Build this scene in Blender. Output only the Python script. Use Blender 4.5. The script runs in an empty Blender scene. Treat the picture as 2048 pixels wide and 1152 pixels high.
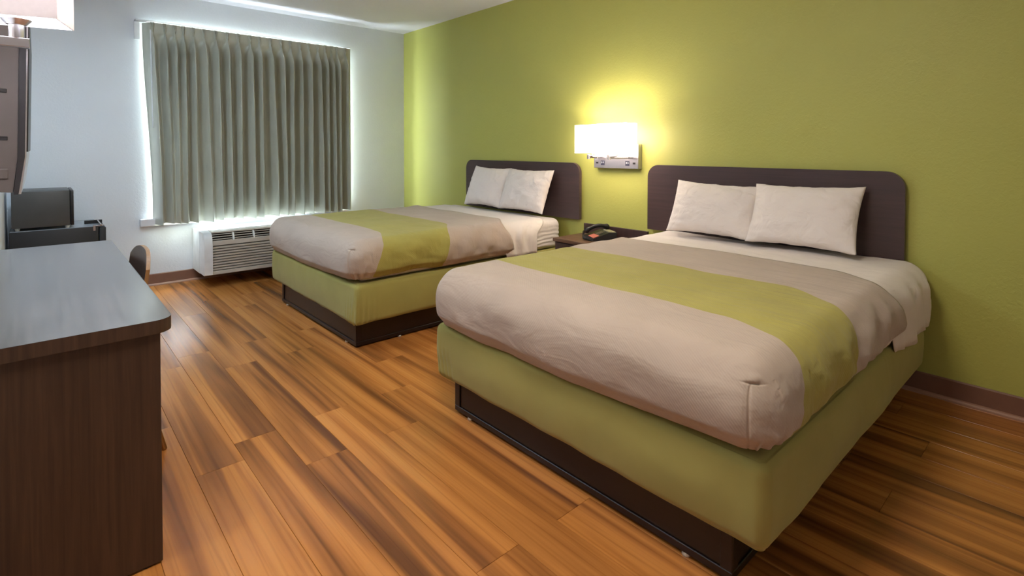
import bpy, bmesh, math, random
from mathutils import Vector, Matrix, noise

sc = bpy.context.scene
COL = sc.collection
PI = math.pi
rnd = random.Random(7)

# ------------------------------------------------------------------ camera
cam_d = bpy.data.cameras.new('camera')
cam = bpy.data.objects.new('camera', cam_d)
COL.objects.link(cam)
sc.camera = cam
FW = Vector((-0.74265228, 0.66934321, -0.02114844))
RT = Vector((0.66946456, 0.74284195, 0.00174195))
UP = Vector((-0.01687591, 0.01286447, 0.99977483))
M = Matrix.Identity(4)
for i in range(3):
    M[i][0], M[i][1], M[i][2] = RT[i], UP[i], -FW[i]
M[0][3], M[1][3], M[2][3] = 5.62613, -3.30379, 1.22818
cam.matrix_world = M
cam_d.sensor_width = 36.0
cam_d.lens = 1056.94 / 2048 * 36.0
cam_d.shift_x = (1024 - 1025.23) / 2048
cam_d.shift_y = (319.05 - 576) / 2048
cam_d.clip_start = 0.02

# ------------------------------------------------------------------ world and lights
vs = sc.view_settings
vs.view_transform = 'Standard'
vs.look = 'None'
vs.gamma = 1.0
vs.use_curve_mapping = False
vs.exposure = 0.4

world = bpy.data.worlds.new('world')
sc.world = world
world.use_nodes = True
bg = world.node_tree.nodes['Background']
bg.inputs[0].default_value = (0.75, 0.87, 1.0, 1)
bg.inputs[1].default_value = 3.0


def light(name, kind, loc, power, color, rot=(0, 0, 0), size=0.1, size_y=None, spread=None):
    d = bpy.data.lights.new(name, kind)
    d.energy = power
    d.color = color
    if kind == 'AREA':
        d.size = size
        if size_y:
            d.shape = 'RECTANGLE'
            d.size_y = size_y
        if spread:
            d.spread = spread
    else:
        d.shadow_soft_size = size
    o = bpy.data.objects.new(name, d)
    o.location = loc
    o.rotation_euler = rot
    COL.objects.link(o)
    return o


WARM = (1.0, 0.90, 0.76)
COOL = (0.80, 0.91, 1.0)
# daylight falling on the window from outside
light('window_daylight', 'AREA', (-0.32, -1.67, 1.5), 560, (0.80, 0.91, 1.0), rot=(0, -PI / 2, 0), size=1.8, size_y=2.0)
# added off-camera fill lights: cool over the desk side, warm by the near bed
light('added_cool_fill', 'AREA', (1.9, -3.15, 2.50), 24, (0.66, 0.85, 1.0), rot=(0, 0, 0), size=0.35)
light('added_warm_fill', 'AREA', (4.55, -2.5, 2.56), 26, (1.0, 0.89, 0.74), rot=(0, 0, 0), size=0.6)

# ------------------------------------------------------------------ materials


def new_mat(name):
    m = bpy.data.materials.new(name)
    m.use_nodes = True
    nt = m.node_tree
    return m, nt, nt.nodes['Principled BSDF']


def lin(r, g, b):
    f = lambda c: (c / 255 / 12.92) if c / 255 <= 0.04045 else ((c / 255 + 0.055) / 1.055) ** 2.4
    return (f(r), f(g), f(b), 1)


def nd(nt, t, **kw):
    n = nt.nodes.new(t)
    for k, v in kw.items():
        setattr(n, k, v)
    return n


def coords(nt, scale=(1, 1, 1), kind='Object', rot=(0, 0, 0)):
    tc = nd(nt, 'ShaderNodeTexCoord')
    mp = nd(nt, 'ShaderNodeMapping')
    mp.inputs['Scale'].default_value = scale
    mp.inputs['Rotation'].default_value = rot
    nt.links.new(tc.outputs[kind], mp.inputs['Vector'])
    return mp.outputs['Vector']


def noise_tex(nt, vec, scale, detail=4, rough=0.5, dist=0.0):
    n = nd(nt, 'ShaderNodeTexNoise')
    n.inputs['Scale'].default_value = scale
    n.inputs['Detail'].default_value = detail
    n.inputs['Roughness'].default_value = rough
    n.inputs['Distortion'].default_value = dist
    nt.links.new(vec, n.inputs['Vector'])
    return n.outputs['Fac']


def ramp(nt, fac, stops):
    r = nd(nt, 'ShaderNodeValToRGB')
    el = r.color_ramp.elements
    el[0].position, el[0].color = stops[0]
    el[1].position, el[1].color = stops[-1]
    for p, c in stops[1:-1]:
        e = el.new(p)
        e.color = c
    nt.links.new(fac, r.inputs['Fac'])
    return r.outputs['Color']


def bump(nt, bs, h, strength=0.2, dist=0.01, prev=None):
    b = nd(nt, 'ShaderNodeBump')
    b.inputs['Strength'].default_value = strength
    b.inputs['Distance'].default_value = dist
    nt.links.new(h, b.inputs['Height'])
    if prev is not None:
        nt.links.new(prev, b.inputs['Normal'])
    nt.links.new(b.outputs['Normal'], bs.inputs['Normal'])
    return b.outputs['Normal']


def plain(name, col, rough=0.5, metal=0.0, vary=0.06, nscale=12, bstr=0.0, bscale=200, spec=0.5):
    m, nt, bs = new_mat(name)
    c = lin(*col)
    f = noise_tex(nt, coords(nt), nscale, 3)
    lo = tuple(x * (1 - vary) for x in c[:3]) + (1,)
    hi = tuple(min(1, x * (1 + vary)) for x in c[:3]) + (1,)
    nt.links.new(ramp(nt, f, [(0.3, lo), (0.7, hi)]), bs.inputs['Base Color'])
    bs.inputs['Roughness'].default_value = rough
    bs.inputs['Metallic'].default_value = metal
    bs.inputs['Specular IOR Level'].default_value = spec
    if bstr:
        bump(nt, bs, noise_tex(nt, coords(nt), bscale, 3), bstr, 0.004)
    return m


def wall_mat(name, col, rough=0.55):
    m, nt, bs = new_mat(name)
    c = lin(*col)
    v = coords(nt)
    f = noise_tex(nt, v, 2.5, 3)
    nt.links.new(ramp(nt, f, [(0.3, tuple(x * 0.97 for x in c[:3]) + (1,)), (0.7, c)]), bs.inputs['Base Color'])
    bs.inputs['Roughness'].default_value = rough
    h = noise_tex(nt, v, 55, 3, 0.55, 0.6)
    bump(nt, bs, h, 0.2, 0.006)
    return m


M_green = wall_mat('lime_wall_paint', (184, 184, 94), 0.5)
M_white = wall_mat('white_wall_paint', (226, 230, 236))
M_ceil = wall_mat('ceiling_paint', (238, 238, 246), 0.8)
M_base = plain('brown_vinyl_base', (128, 92, 76), 0.45)
M_shoe = plain('tan_shoe_strip', (168, 128, 108), 0.4)


def floor_mat():
    m, nt, bs = new_mat('vinyl_plank')
    tc = nd(nt, 'ShaderNodeTexCoord')
    oi = nd(nt, 'ShaderNodeObjectInfo')
    mul = nd(nt, 'ShaderNodeVectorMath', operation='SCALE')
    cmb = nd(nt, 'ShaderNodeCombineXYZ')
    for k in range(3):
        nt.links.new(oi.outputs['Random'], cmb.inputs[k])
    nt.links.new(cmb.outputs[0], mul.inputs[0])
    mul.inputs['Scale'].default_value = 37.0
    add = nd(nt, 'ShaderNodeVectorMath', operation='ADD')
    nt.links.new(tc.outputs['Object'], add.inputs[0])
    nt.links.new(mul.outputs[0], add.inputs[1])

    def mp(s):
        p = nd(nt, 'ShaderNodeMapping')
        p.inputs['Scale'].default_value = s
        nt.links.new(add.outputs[0], p.inputs['Vector'])
        return p.outputs['Vector']
    streak = noise_tex(nt, mp((0.42, 10.5, 1)), 1.0, 2.0, 0.5, 0.8)
    col = ramp(nt, streak, [(0.28, lin(106, 62, 30)), (0.42, lin(156, 98, 48)), (0.54, lin(190, 123, 60)), (0.72, lin(204, 138, 72))])
    fine = noise_tex(nt, mp((2.2, 70, 1)), 1.0, 5, 0.65, 0.4)
    fr = ramp(nt, fine, [(0.33, (0.62, 0.57, 0.52, 1)), (0.5, (0.95, 0.95, 0.95, 1)), (0.72, (1.08, 1.06, 1.02, 1))])
    mix = nd(nt, 'ShaderNodeMix', data_type='RGBA', blend_type='MULTIPLY')
    mix.inputs['Factor'].default_value = 0.4
    nt.links.new(col, mix.inputs[6])
    nt.links.new(fr, mix.inputs[7])
    # thin dark cathedral grain lines
    wv = nd(nt, 'ShaderNodeTexWave', wave_type='BANDS', bands_direction='Y')
    wv.inputs['Scale'].default_value = 1.0
    wv.inputs['Distortion'].default_value = 7.0
    wv.inputs['Detail'].default_value = 1.5
    wv.inputs['Detail Scale'].default_value = 0.8
    nt.links.new(mp((0.55, 7.0, 1)), wv.inputs['Vector'])
    ln = ramp(nt, wv.outputs['Fac'], [(0.0, (0.62, 0.55, 0.48, 1)), (0.07, (1, 1, 1, 1)), (1.0, (1, 1, 1, 1))])
    mix2 = nd(nt, 'ShaderNodeMix', data_type='RGBA', blend_type='MULTIPLY')
    mix2.inputs['Factor'].default_value = 0.35
    nt.links.new(mix.outputs[2], mix2.inputs[6])
    nt.links.new(ln, mix2.inputs[7])
    hsv = nd(nt, 'ShaderNodeHueSaturation')
    mr = nd(nt, 'ShaderNodeMapRange')
    mr.inputs['To Min'].default_value = 0.96
    mr.inputs['To Max'].default_value = 1.04
    nt.links.new(oi.outputs['Random'], mr.inputs['Value'])
    nt.links.new(mr.outputs[0], hsv.inputs['Value'])
    nt.links.new(mix2.outputs[2], hsv.inputs['Color'])
    nt.links.new(hsv.outputs[0], bs.inputs['Base Color'])
    bs.inputs['Roughness'].default_value = 0.25
    bs.inputs['Specular IOR Level'].default_value = 0.55
    h = noise_tex(nt, mp((6, 60, 1)), 1.0, 4, 0.6)
    bump(nt, bs, h, 0.12, 0.003)
    return m


M_floor = floor_mat()
M_sub = plain('floor_joint', (70, 44, 28), 0.7)


def wood_mat(name, dark, light_, rough=0.35, axis=0, spec=0.5, bs_=0.1):
    m, nt, bs = new_mat(name)
    s = [45, 45, 45]
    s[axis] = 1.6
    f = noise_tex(nt, coords(nt, tuple(s)), 1.6, 5, 0.6, 0.5)
    nt.links.new(ramp(nt, f, [(0.32, lin(*dark)), (0.7, lin(*light_))]), bs.inputs['Base Color'])
    bs.inputs['Roughness'].default_value = rough
    bs.inputs['Specular IOR Level'].default_value = spec
    bump(nt, bs, f, bs_, 0.002)
    return m


M_head = wood_mat('espresso_laminate', (66, 50, 51), (76, 58, 58), 0.36, 0)
M_espresso = wood_mat('dark_base_laminate', (24, 14, 15), (31, 18, 19), 0.35, 0)
M_desktop = wood_mat('desk_top_laminate', (64, 56, 54), (110, 102, 100), 0.27, 0, 1.0, 0.03)
M_desktop.node_tree.nodes['Principled BSDF'].inputs['Coat Weight'].default_value = 0.7
M_desktop.node_tree.nodes['Principled BSDF'].inputs['Coat Roughness'].default_value = 0.22
M_deskside = wood_mat('desk_panel_laminate', (58, 40, 30), (78, 56, 42), 0.5, 2)
M_night = wood_mat('nightstand_top_laminate', (92, 66, 52), (122, 92, 72), 0.35, 0)
M_nightd = wood_mat('nightstand_dark_laminate', (58, 40, 38), (72, 50, 46), 0.4, 2)


def fabric(name, col, weave=0.0, rough=0.9, wr=0.0, wscale=(1, 1, 1), wsc=8, vary=0.05, stripe=None, trans=0.0):
    m, nt, bs = new_mat(name)
    c = lin(*col)
    v = coords(nt)
    f = noise_tex(nt, v, 5, 3)

    def var(c):
        return ramp(nt, f, [(0.3, tuple(x * (1 - vary) for x in c[:3]) + (1,)), (0.7, tuple(min(1, x * (1 + vary)) for x in c[:3]) + (1,))])
    out = var(c)
    if stripe:
        sc_, a, b = stripe
        uv = nd(nt, 'ShaderNodeUVMap')
        uv.uv_map = 'cloth'
        sp = nd(nt, 'ShaderNodeSeparateXYZ')
        nt.links.new(uv.outputs[0], sp.inputs[0])
        g = nd(nt, 'ShaderNodeMath', operation='GREATER_THAN')
        g.inputs[1].default_value = a
        l = nd(nt, 'ShaderNodeMath', operation='LESS_THAN')
        l.inputs[1].default_value = b
        nt.links.new(sp.outputs[1], g.inputs[0])
        nt.links.new(sp.outputs[1], l.inputs[0])
        mu = nd(nt, 'ShaderNodeMath', operation='MULTIPLY')
        nt.links.new(g.outputs[0], mu.inputs[0])
        nt.links.new(l.outputs[0], mu.inputs[1])
        mx = nd(nt, 'ShaderNodeMix', data_type='RGBA')
        nt.links.new(mu.outputs[0], mx.inputs[0])
        nt.links.new(out, mx.inputs[6])
        nt.links.new(var(lin(*sc_)), mx.inputs[7])
        out = mx.outputs[2]
    nt.links.new(out, bs.inputs['Base Color'])
    bs.inputs['Roughness'].default_value = rough
    bs.inputs['Specular IOR Level'].default_value = 0.2
    bs.inputs['Sheen Weight'].default_value = 0.15
    prev = None
    if wr:
        h = noise_tex(nt, coords(nt, wscale), wsc, 3, 0.5, 0.8)
        prev = bump(nt, bs, h, wr, 0.03)
    if weave:
        w = nd(nt, 'ShaderNodeTexWave', wave_type='BANDS', bands_direction='DIAGONAL')
        w.inputs['Scale'].default_value = 55
        w.inputs['Distortion'].default_value = 1.0
        w.inputs['Detail'].default_value = 2
        nt.links.new(v, w.inputs['Vector'])
        bump(nt, bs, w.outputs['Fac'], weave, 0.0012, prev)
    if trans:
        tr = nd(nt, 'ShaderNodeBsdfTranslucent')
        nt.links.new(out, tr.inputs['Color'])
        ms = nd(nt, 'ShaderNodeMixShader')
        ms.inputs[0].default_value = trans
        o = nt.nodes['Material Output']
        nt.links.new(bs.outputs[0], ms.inputs[1])
        nt.links.new(tr.outputs[0], ms.inputs[2])
        nt.links.new(ms.outputs[0], o.inputs['Surface'])
    return m


M_spread = fabric('taupe_bedspread', (186, 169, 155), 0.2, wr=0.3, wscale=(0.7, 2.4, 1.6), wsc=6, stripe=((170, 160, 84), -1.605, -1.062))
M_skirt = fabric('olive_box_cover', (164, 156, 88), 0.0, wr=0.15, wscale=(1, 1, 0.6), wsc=5)
M_sheet = fabric('white_sheet', (234, 224, 217), 0.0, wr=0.25, wscale=(1, 1, 1), wsc=9, vary=0.02)
M_pillow = fabric('white_pillowcase', (236, 226, 220), 0.0, wr=0.6, wscale=(1, 1.6, 1), wsc=9, vary=0.02)
M_curtain = fabric('sage_taupe_curtain', (192, 193, 178), 0.0, wr=0.1, wscale=(3, 3, 0.5), wsc=10, trans=0.0)
M_curtain.node_tree.nodes['Principled BSDF'].inputs['Roughness'].default_value = 0.42
M_curtain.node_tree.nodes['Principled BSDF'].inputs['Specular IOR Level'].default_value = 0.6
M_curtain.node_tree.nodes['Principled BSDF'].inputs['Sheen Weight'].default_value = 0.3

M_chrome = plain('brushed_nickel', (205, 200, 202), 0.25, 0.9, 0.03)
M_plate = plain('brushed_plate', (168, 166, 174), 0.3, 0.8, 0.03)
M_whiteplastic = plain('white_plastic', (226, 228, 230), 0.45)
M_acgrille = plain('grille_plastic', (196, 188, 178), 0.55)
M_acdark = plain('grille_shadow_plastic', (34, 27, 24), 0.7)  # near-black colour carries the shade inside the louvre and sleeve gaps
M_black = plain('black_plastic', (26, 25, 27), 0.35)
M_blackmatt = plain('black_enamel', (30, 30, 33), 0.45)
M_micro = plain('charcoal_enamel', (70, 69, 68), 0.4)
M_fridgetop = plain('fridge_top_painted_sheen', (150, 156, 164), 0.25)  # pale blue-grey colour imitates a reflection on the black fridge
M_tvback = plain('tv_housing', (94, 85, 83), 0.5)
M_tvdark = plain('tv_dark_edge', (38, 34, 36), 0.4)
M_brass = plain('bronze_tube', (170, 128, 80), 0.3, 0.9)
M_chair = wood_mat('chair_dark_ply', (84, 62, 54), (110, 84, 74), 0.3, 0)
M_chairedge = wood_mat('chair_ply_edge', (140, 100, 58), (170, 126, 78), 0.4, 2)
M_phonelabel = plain('red_card', (196, 110, 96), 0.4)
M_phonescreen = plain('phone_display', (176, 170, 140), 0.25)
M_keys = plain('phone_keys', (120, 112, 88), 0.5)
M_outlet = plain('outlet_black', (40, 40, 62), 0.5)
M_glide = plain('glide_metal', (225, 220, 210), 0.3, 0.6)
M_frame = plain('window_frame_vinyl', (232, 234, 236), 0.4)
M_sill = plain('sill_marble', (226, 226, 228), 0.3, 0, 0.03)


def glass_mat():
    m, nt, bs = new_mat('window_glass')
    gl = nd(nt, 'ShaderNodeBsdfGlass')
    gl.inputs['IOR'].default_value = 1.45
    tp = nd(nt, 'ShaderNodeBsdfTransparent')
    ms = nd(nt, 'ShaderNodeMixShader')
    f = noise_tex(nt, coords(nt), 1.5, 1)
    mr = nd(nt, 'ShaderNodeMapRange')
    mr.inputs['To Min'].default_value = 0.9
    mr.inputs['To Max'].default_value = 0.95
    nt.links.new(f, mr.inputs['Value'])
    nt.links.new(mr.outputs[0], ms.inputs[0])
    nt.links.new(gl.outputs[0], ms.inputs[1])
    nt.links.new(tp.outputs[0], ms.inputs[2])
    nt.links.new(ms.outputs[0], nt.nodes['Material Output'].inputs['Surface'])
    return m


M_glass = glass_mat()


def shade_mat(name, col, tr, glow, gcol=(1.0, 0.92, 0.9, 1)):
    m, nt, bs = new_mat(name)
    v = coords(nt, (1, 1, 1))
    f = noise_tex(nt, v, 90, 2)
    c = lin(*col)
    colr = ramp(nt, f, [(0.3, tuple(x * 0.96 for x in c[:3]) + (1,)), (0.7, c)])
    nt.links.new(colr, bs.inputs['Base Color'])
    bs.inputs['Roughness'].default_value = 0.8
    bs.inputs['Emission Color'].default_value = gcol
    bs.inputs['Emission Strength'].default_value = glow
    t = nd(nt, 'ShaderNodeBsdfTranslucent')
    nt.links.new(colr, t.inputs['Color'])
    ms = nd(nt, 'ShaderNodeMixShader')
    ms.inputs[0].default_value = tr
    nt.links.new(bs.outputs[0], ms.inputs[1])
    nt.links.new(t.outputs[0], ms.inputs[2])
    nt.links.new(ms.outputs[0], nt.nodes['Material Output'].inputs['Surface'])
    return m


M_shade = shade_mat('white_linen_shade', (240, 232, 230), 0.35, 7.0, (1.0, 0.91, 0.78, 1))
M_shade2 = shade_mat('desk_lamp_linen_shade', (238, 230, 230), 0.18, 0.0)

# ------------------------------------------------------------------ object helpers
WORLD = {}


def thing(name, label, cat, loc=(0, 0, 0), group=None):
    o = bpy.data.objects.new(name, None)
    o.location = loc
    o.empty_display_size = 0.05
    COL.objects.link(o)
    WORLD[o] = Vector(loc)
    o['label'] = label
    o['category'] = cat
    if group:
        o['group'] = group
    return o


def obj(name, bm, mat, parent=None, origin=None, smooth=None):
    """bm is in world coordinates (bm is freed)"""
    bmesh.ops.recalc_face_normals(bm, faces=bm.faces[:])
    if parent is not None:
        org = WORLD[parent]
    elif origin is not None:
        org = Vector(origin)
    else:
        lo = Vector([min(v.co[i] for v in bm.verts) for i in range(3)])
        hi = Vector([max(v.co[i] for v in bm.verts) for i in range(3)])
        org = Vector(((lo.x + hi.x) / 2, (lo.y + hi.y) / 2, lo.z))
    for v in bm.verts:
        v.co -= org
    me = bpy.data.meshes.new(name)
    bm.to_mesh(me)
    bm.free()
    if isinstance(mat, (list, tuple)):
        for m in mat:
            me.materials.append(m)
    else:
        me.materials.append(mat)
    if smooth is not None:
        me.polygons.foreach_set('use_smooth', [True] * len(me.polygons))
        if smooth < PI:
            me.set_sharp_from_angle(angle=smooth)
    o = bpy.data.objects.new(name, me)
    COL.objects.link(o)
    if parent is not None:
        o.parent = parent
        WORLD[o] = org.copy()
    else:
        o.location = org
        WORLD[o] = org.copy()
    return o


def tag(o, label, cat, group=None):
    o['label'] = label
    o['category'] = cat
    if group:
        o['group'] = group
    return o


def struct(name, bm, mat, parent=None, smooth=None):
    o = obj(name, bm, mat, parent, origin=None if parent is not None else (0, 0, 0), smooth=smooth)
    o['kind'] = 'structure'
    return o


def B():
    return bmesh.new()


def box(bm, x0, x1, y0, y1, z0, z1, bev=0.0, seg=2, mat=None):
    m = (mat or Matrix.Identity(4)) @ Matrix.Translation(((x0 + x1) / 2, (y0 + y1) / 2, (z0 + z1) / 2)) @ Matrix.Diagonal((x1 - x0, y1 - y0, z1 - z0, 1))
    r = bmesh.ops.create_cube(bm, size=1, matrix=m)
    if bev:
        vs_ = r['verts']
        es = list({e for v in vs_ for e in v.link_edges})
        bmesh.ops.bevel(bm, geom=es, offset=bev, segments=seg, profile=0.5, affect='EDGES')
    return bm


def nbox(x0, x1, y0, y1, z0, z1, bev=0.0, seg=2, mat=None):
    return box(B(), x0, x1, y0, y1, z0, z1, bev, seg, mat)


def tube(bm, pts, r, n=10, cap=True):
    pts = [Vector(p) for p in pts]
    rs = r if isinstance(r, (list, tuple)) else [r] * len(pts)
    rings = []
    ref = None
    for i, p in enumerate(pts):
        t = (pts[min(i + 1, len(pts) - 1)] - pts[max(i - 1, 0)]).normalized()
        if ref is None:
            ref = Vector((0, 0, 1)) if abs(t.z) < 0.9 else Vector((1, 0, 0))
        a = (ref - t * ref.dot(t)).normalized()
        ref = a
        b = t.cross(a)
        rings.append([bm.verts.new(p + (a * math.cos(2 * PI * k / n) + b * math.sin(2 * PI * k / n)) * rs[i]) for k in range(n)])
    for i in range(len(rings) - 1):
        for k in range(n):
            bm.faces.new((rings[i][k], rings[i][(k + 1) % n], rings[i + 1][(k + 1) % n], rings[i + 1][k]))
    if cap:
        bm.faces.new(rings[0][::-1])
        bm.faces.new(rings[-1])
    return bm


def prism(bm, poly, axis, a, b):
    """extrude a closed 2D polygon along an axis; poly coords are the two other axes in xyz order"""
    def P(u, v, w):
        return {'x': (w, u, v), 'y': (u, w, v), 'z': (u, v, w)}[axis]
    A = [bm.verts.new(P(u, v, a)) for u, v in poly]
    C = [bm.verts.new(P(u, v, b)) for u, v in poly]
    n = len(poly)
    bm.faces.new(A[::-1])
    bm.faces.new(C)
    for i in range(n):
        bm.faces.new((A[i], A[(i + 1) % n], C[(i + 1) % n], C[i]))
    return bm


def rrect(x0, x1, y0, y1, rs, n=8):
    """rounded rectangle; rs = radii for corners (x0y0, x1y0, x1y1, x0y1)"""
    out = []
    for (cx, cy, r, a0) in ((x0 + rs[0], y0 + rs[0], rs[0], PI), (x1 - rs[1], y0 + rs[1], rs[1], 1.5 * PI), (x1 - rs[2], y1 - rs[2], rs[2], 0), (x0 + rs[3], y1 - rs[3], rs[3], 0.5 * PI)):
        if r <= 0:
            out.append((cx, cy))
        else:
            for k in range(n + 1):
                a = a0 + 0.5 * PI * k / n
                out.append((cx + r * math.cos(a), cy + r * math.sin(a)))
    return out


def bevel_sharp(bm, off, seg=2, ang=0.6):
    es = [e for e in bm.edges if len(e.link_faces) == 2 and e.calc_face_angle(0) > ang]
    bmesh.ops.bevel(bm, geom=es, offset=off, segments=seg, profile=0.5, affect='EDGES')
    return bm


def smooth01(t):
    t = max(0.0, min(1.0, t))
    return t * t * (3 - 2 * t)


def fbm(x, y, z, s=1.0, oc=3):
    return noise.fractal(Vector((x * s, y * s, z * s)), 1.0, 2.0, oc)


def axis_pts(a, b, r, step, ea, eb, extra=()):
    lo, hi = a + (r if ea else 0), b - (r if eb else 0)
    pts = []
    if ea:
        pts += [a + r * k / 6 for k in range(6)]
    n = max(1, round((hi - lo) / step))
    pts += [lo + (hi - lo) * k / n for k in range(n + 1)]
    if eb:
        pts += [b - r + r * k / 6 for k in range(1, 7)]
    for e in extra:
        if all(abs(e - p) > 0.0012 for p in pts):
            pts.append(e)
    return sorted(pts)


def shell(dim, r, step, sides, rx=(True, True), ry=(True, True), rz=(True, True), disp=None, exx=(), exy=(), exz=(), uvf=None):
    """surface of a rounded box; sides is a string of x X y Y z Z faces to build"""
    x0, x1, y0, y1, z0, z1 = dim
    xs = axis_pts(x0, x1, r, step, rx[0], rx[1], exx)
    ys = axis_pts(y0, y1, r, step, ry[0], ry[1], exy)
    zs = axis_pts(z0, z1, r, min(step, 0.03), rz[0], rz[1], exz)
    lo = [x0 + r if rx[0] else -1e9, y0 + r if ry[0] else -1e9, z0 + r if rz[0] else -1e9]
    hi = [x1 - r if rx[1] else 1e9, y1 - r if ry[1] else 1e9, z1 - r if rz[1] else 1e9]
    bm = bmesh.new()
    uvl = bm.loops.layers.uv.new('cloth') if uvf else None
    vd = {}
    raw = {}
    c = Vector(((x0 + x1) / 2, (y0 + y1) / 2, (z0 + z1) / 2))

    def V(p, nrm):
        k = (round(p[0], 5), round(p[1], 5), round(p[2], 5))
        if k in vd:
            return vd[k]
        P = Vector(p)
        q = Vector([min(max(p[i], lo[i]), hi[i]) for i in range(3)])
        d = P - q
        if d.length > 1e-7:
            n = d.normalized()
            P = q + n * r
        else:
            n = Vector(nrm)
        if disp:
            P = disp(P, n)
        v = bm.verts.new(P)
        raw[v] = Vector(p)
        vd[k] = v
        return v

    def grid(A, Bb, f, nrm):
        for i in range(len(A) - 1):
            for j in range(len(Bb) - 1):
                q = [V(f(A[i], Bb[j]), nrm), V(f(A[i + 1], Bb[j]), nrm), V(f(A[i + 1], Bb[j + 1]), nrm), V(f(A[i], Bb[j + 1]), nrm)]
                if len(set(q)) == 4:
                    fc = bm.faces.new(q)
                    if uvf:
                        for l in fc.loops:
                            l[uvl].uv = uvf(raw[l.vert])
    if 'z' in sides: grid(xs, ys, lambda a, b: (a, b, z0), (0, 0, -1))
    if 'Z' in sides: grid(xs, ys, lambda a, b: (a, b, z1), (0, 0, 1))
    if 'x' in sides: grid(ys, zs, lambda a, b: (x0, a, b), (-1, 0, 0))
    if 'X' in sides: grid(ys, zs, lambda a, b: (x1, a, b), (1, 0, 0))
    if 'y' in sides: grid(xs, zs, lambda a, b: (a, y0, b), (0, -1, 0))
    if 'Y' in sides: grid(xs, zs, lambda a, b: (a, y1, b), (0, 1, 0))
    return bm


def solidify(o, t, off=-1):
    m = o.modifiers.new('thickness', 'SOLIDIFY')
    m.thickness = t
    m.offset = off
    return o


# ------------------------------------------------------------------ the room
H = 2.60
YL = -3.475      # left wall
XE = 4.00        # where the left wall ends (entry recess beyond)
XF = 6.70        # wall behind the camera
YE = -4.90       # far side of the entry recess

# floor: slab plus individual planks
fb = B()
box(fb, -0.02, XF + 0.02, YE - 0.02, 0.02, -0.06, -0.006)
floor = struct('floor', fb, M_sub)
W_, L_ = 0.1675, 1.2
off = {0: 3.245, 1: 2.39, 2: 4.441, 3: 3.593, 4: 3.247}
mesh_cache = {}
row = -14
while True:
    ya = -2.71 + row * W_
    yb = ya + W_
    if ya > 0:
        break
    ya_, yb_ = max(ya, YE), min(yb, 0)
    if yb_ <= YE + 0.005 or yb_ - ya_ < 0.004:
        row += 1
        continue
    xstart = XE if yb_ < YL + 0.02 else 0.0
    o0 = off.get(row, rnd.uniform(0, L_))
    x = o0 - L_ * math.ceil((o0 - xstart) / L_)
    while x < XF:
        xa, xb = max(x, xstart), min(x + L_, XF)
        x += L_
        if xb - xa < 0.01:
            continue
        key = (round(xb - xa, 3), round(yb_ - ya_, 4))
        if key not in mesh_cache:
            bm = B()
            g = 0.0004
            hx, hy = (xb - xa) / 2 - g, (yb_ - ya_) / 2 - g
            e = 0.0008
            top = [bm.verts.new(p) for p in ((-hx + e, -hy + e, 0), (hx - e, -hy + e, 0), (hx - e, hy - e, 0), (-hx + e, hy - e, 0))]
            mid = [bm.verts.new(p) for p in ((-hx, -hy, -0.0011), (hx, -hy, -0.0011), (hx, hy, -0.0011), (-hx, hy, -0.0011))]
            bot = [bm.verts.new(p) for p in ((-hx, -hy, -0.006), (hx, -hy, -0.006), (hx, hy, -0.006), (-hx, hy, -0.006))]
            bm.faces.new(top)
            for A, C in ((top, mid), (mid, bot)):
                for k in range(4):
                    bm.faces.new((A[k], C[k], C[(k + 1) % 4], A[(k + 1) % 4]))
            bmesh.ops.recalc_face_normals(bm, faces=bm.faces[:])
            me = bpy.data.meshes.new('plank')
            bm.to_mesh(me)
            bm.free()
            me.materials.append(M_floor)
            mesh_cache[key] = me
        p = bpy.data.objects.new('plank', mesh_cache[key])
        p.parent = floor
        p.location = ((xa + xb) / 2, (ya_ + yb_) / 2, 0)
        COL.objects.link(p)
    row += 1

T = 0.12
struct('wall_right', nbox(-T, XF + T, 0, T, -0.05, H + 0.05), M_green)
# window wall with an opening
WY0, WY1, WZ0, WZ1 = -2.545, -0.79, 0.60, 2.20
bm = B()
D = 0.20
for (ya, yb, za, zb) in ((YL - T, WY0, -0.05, H + 0.05), (WY1, 0.0, -0.05, H + 0.05), (WY0, WY1, -0.05, WZ0), (WY0, WY1, WZ1, H + 0.05)):
    box(bm, -D, 0, ya, yb, za, zb)
struct('wall_window', bm, M_white)
struct('wall_left', nbox(0, XE, YL - T, YL, -0.05, H + 0.05), M_white)
struct('wall_entry_left', nbox(XE - T, XF + T, YE - T, YE, -0.05, H + 0.05), M_white)
struct('wall_entry_side', nbox(XE - T, XE, YE, YL - T, -0.05, H + 0.05), M_white)
struct('wall_behind', nbox(XF, XF + T, YE, 0, -0.05, H + 0.05), M_white)
struct('ceiling', nbox(-D, XF + T, YE - T, T, H, H + 0.06), M_ceil)

# baseboards (vinyl base plus a small shoe strip)


def baseboard(name, axis, w, a, b, sgn):
    h, t = 0.105, 0.008
    prof = [(0, 0.0), (sgn * t, 0.0), (sgn * t, h - 0.006), (sgn * t * 0.4, h), (0, h)]
    shoe = [(sgn * t, 0.0), (sgn * (t + 0.016), 0.0), (sgn * (t + 0.015), 0.008), (sgn * (t + 0.009), 0.015), (sgn * t, 0.018)]
    bm1 = prism(B(), [(w + u, v) for u, v in prof], axis, a, b)
    o = struct(name, bm1, M_base)
    bm2 = prism(B(), [(w + u, v) for u, v in shoe], axis, a, b)
    obj('shoe_strip', bm2, M_shoe, o)


baseboard('baseboard_right', 'x', 0.0, 0.0, XF, -1)
baseboard('baseboard_window', 'y', 0.0, YL, 0.0, 1)
baseboard('baseboard_left', 'x', YL, 0.0, XE, 1)

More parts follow.
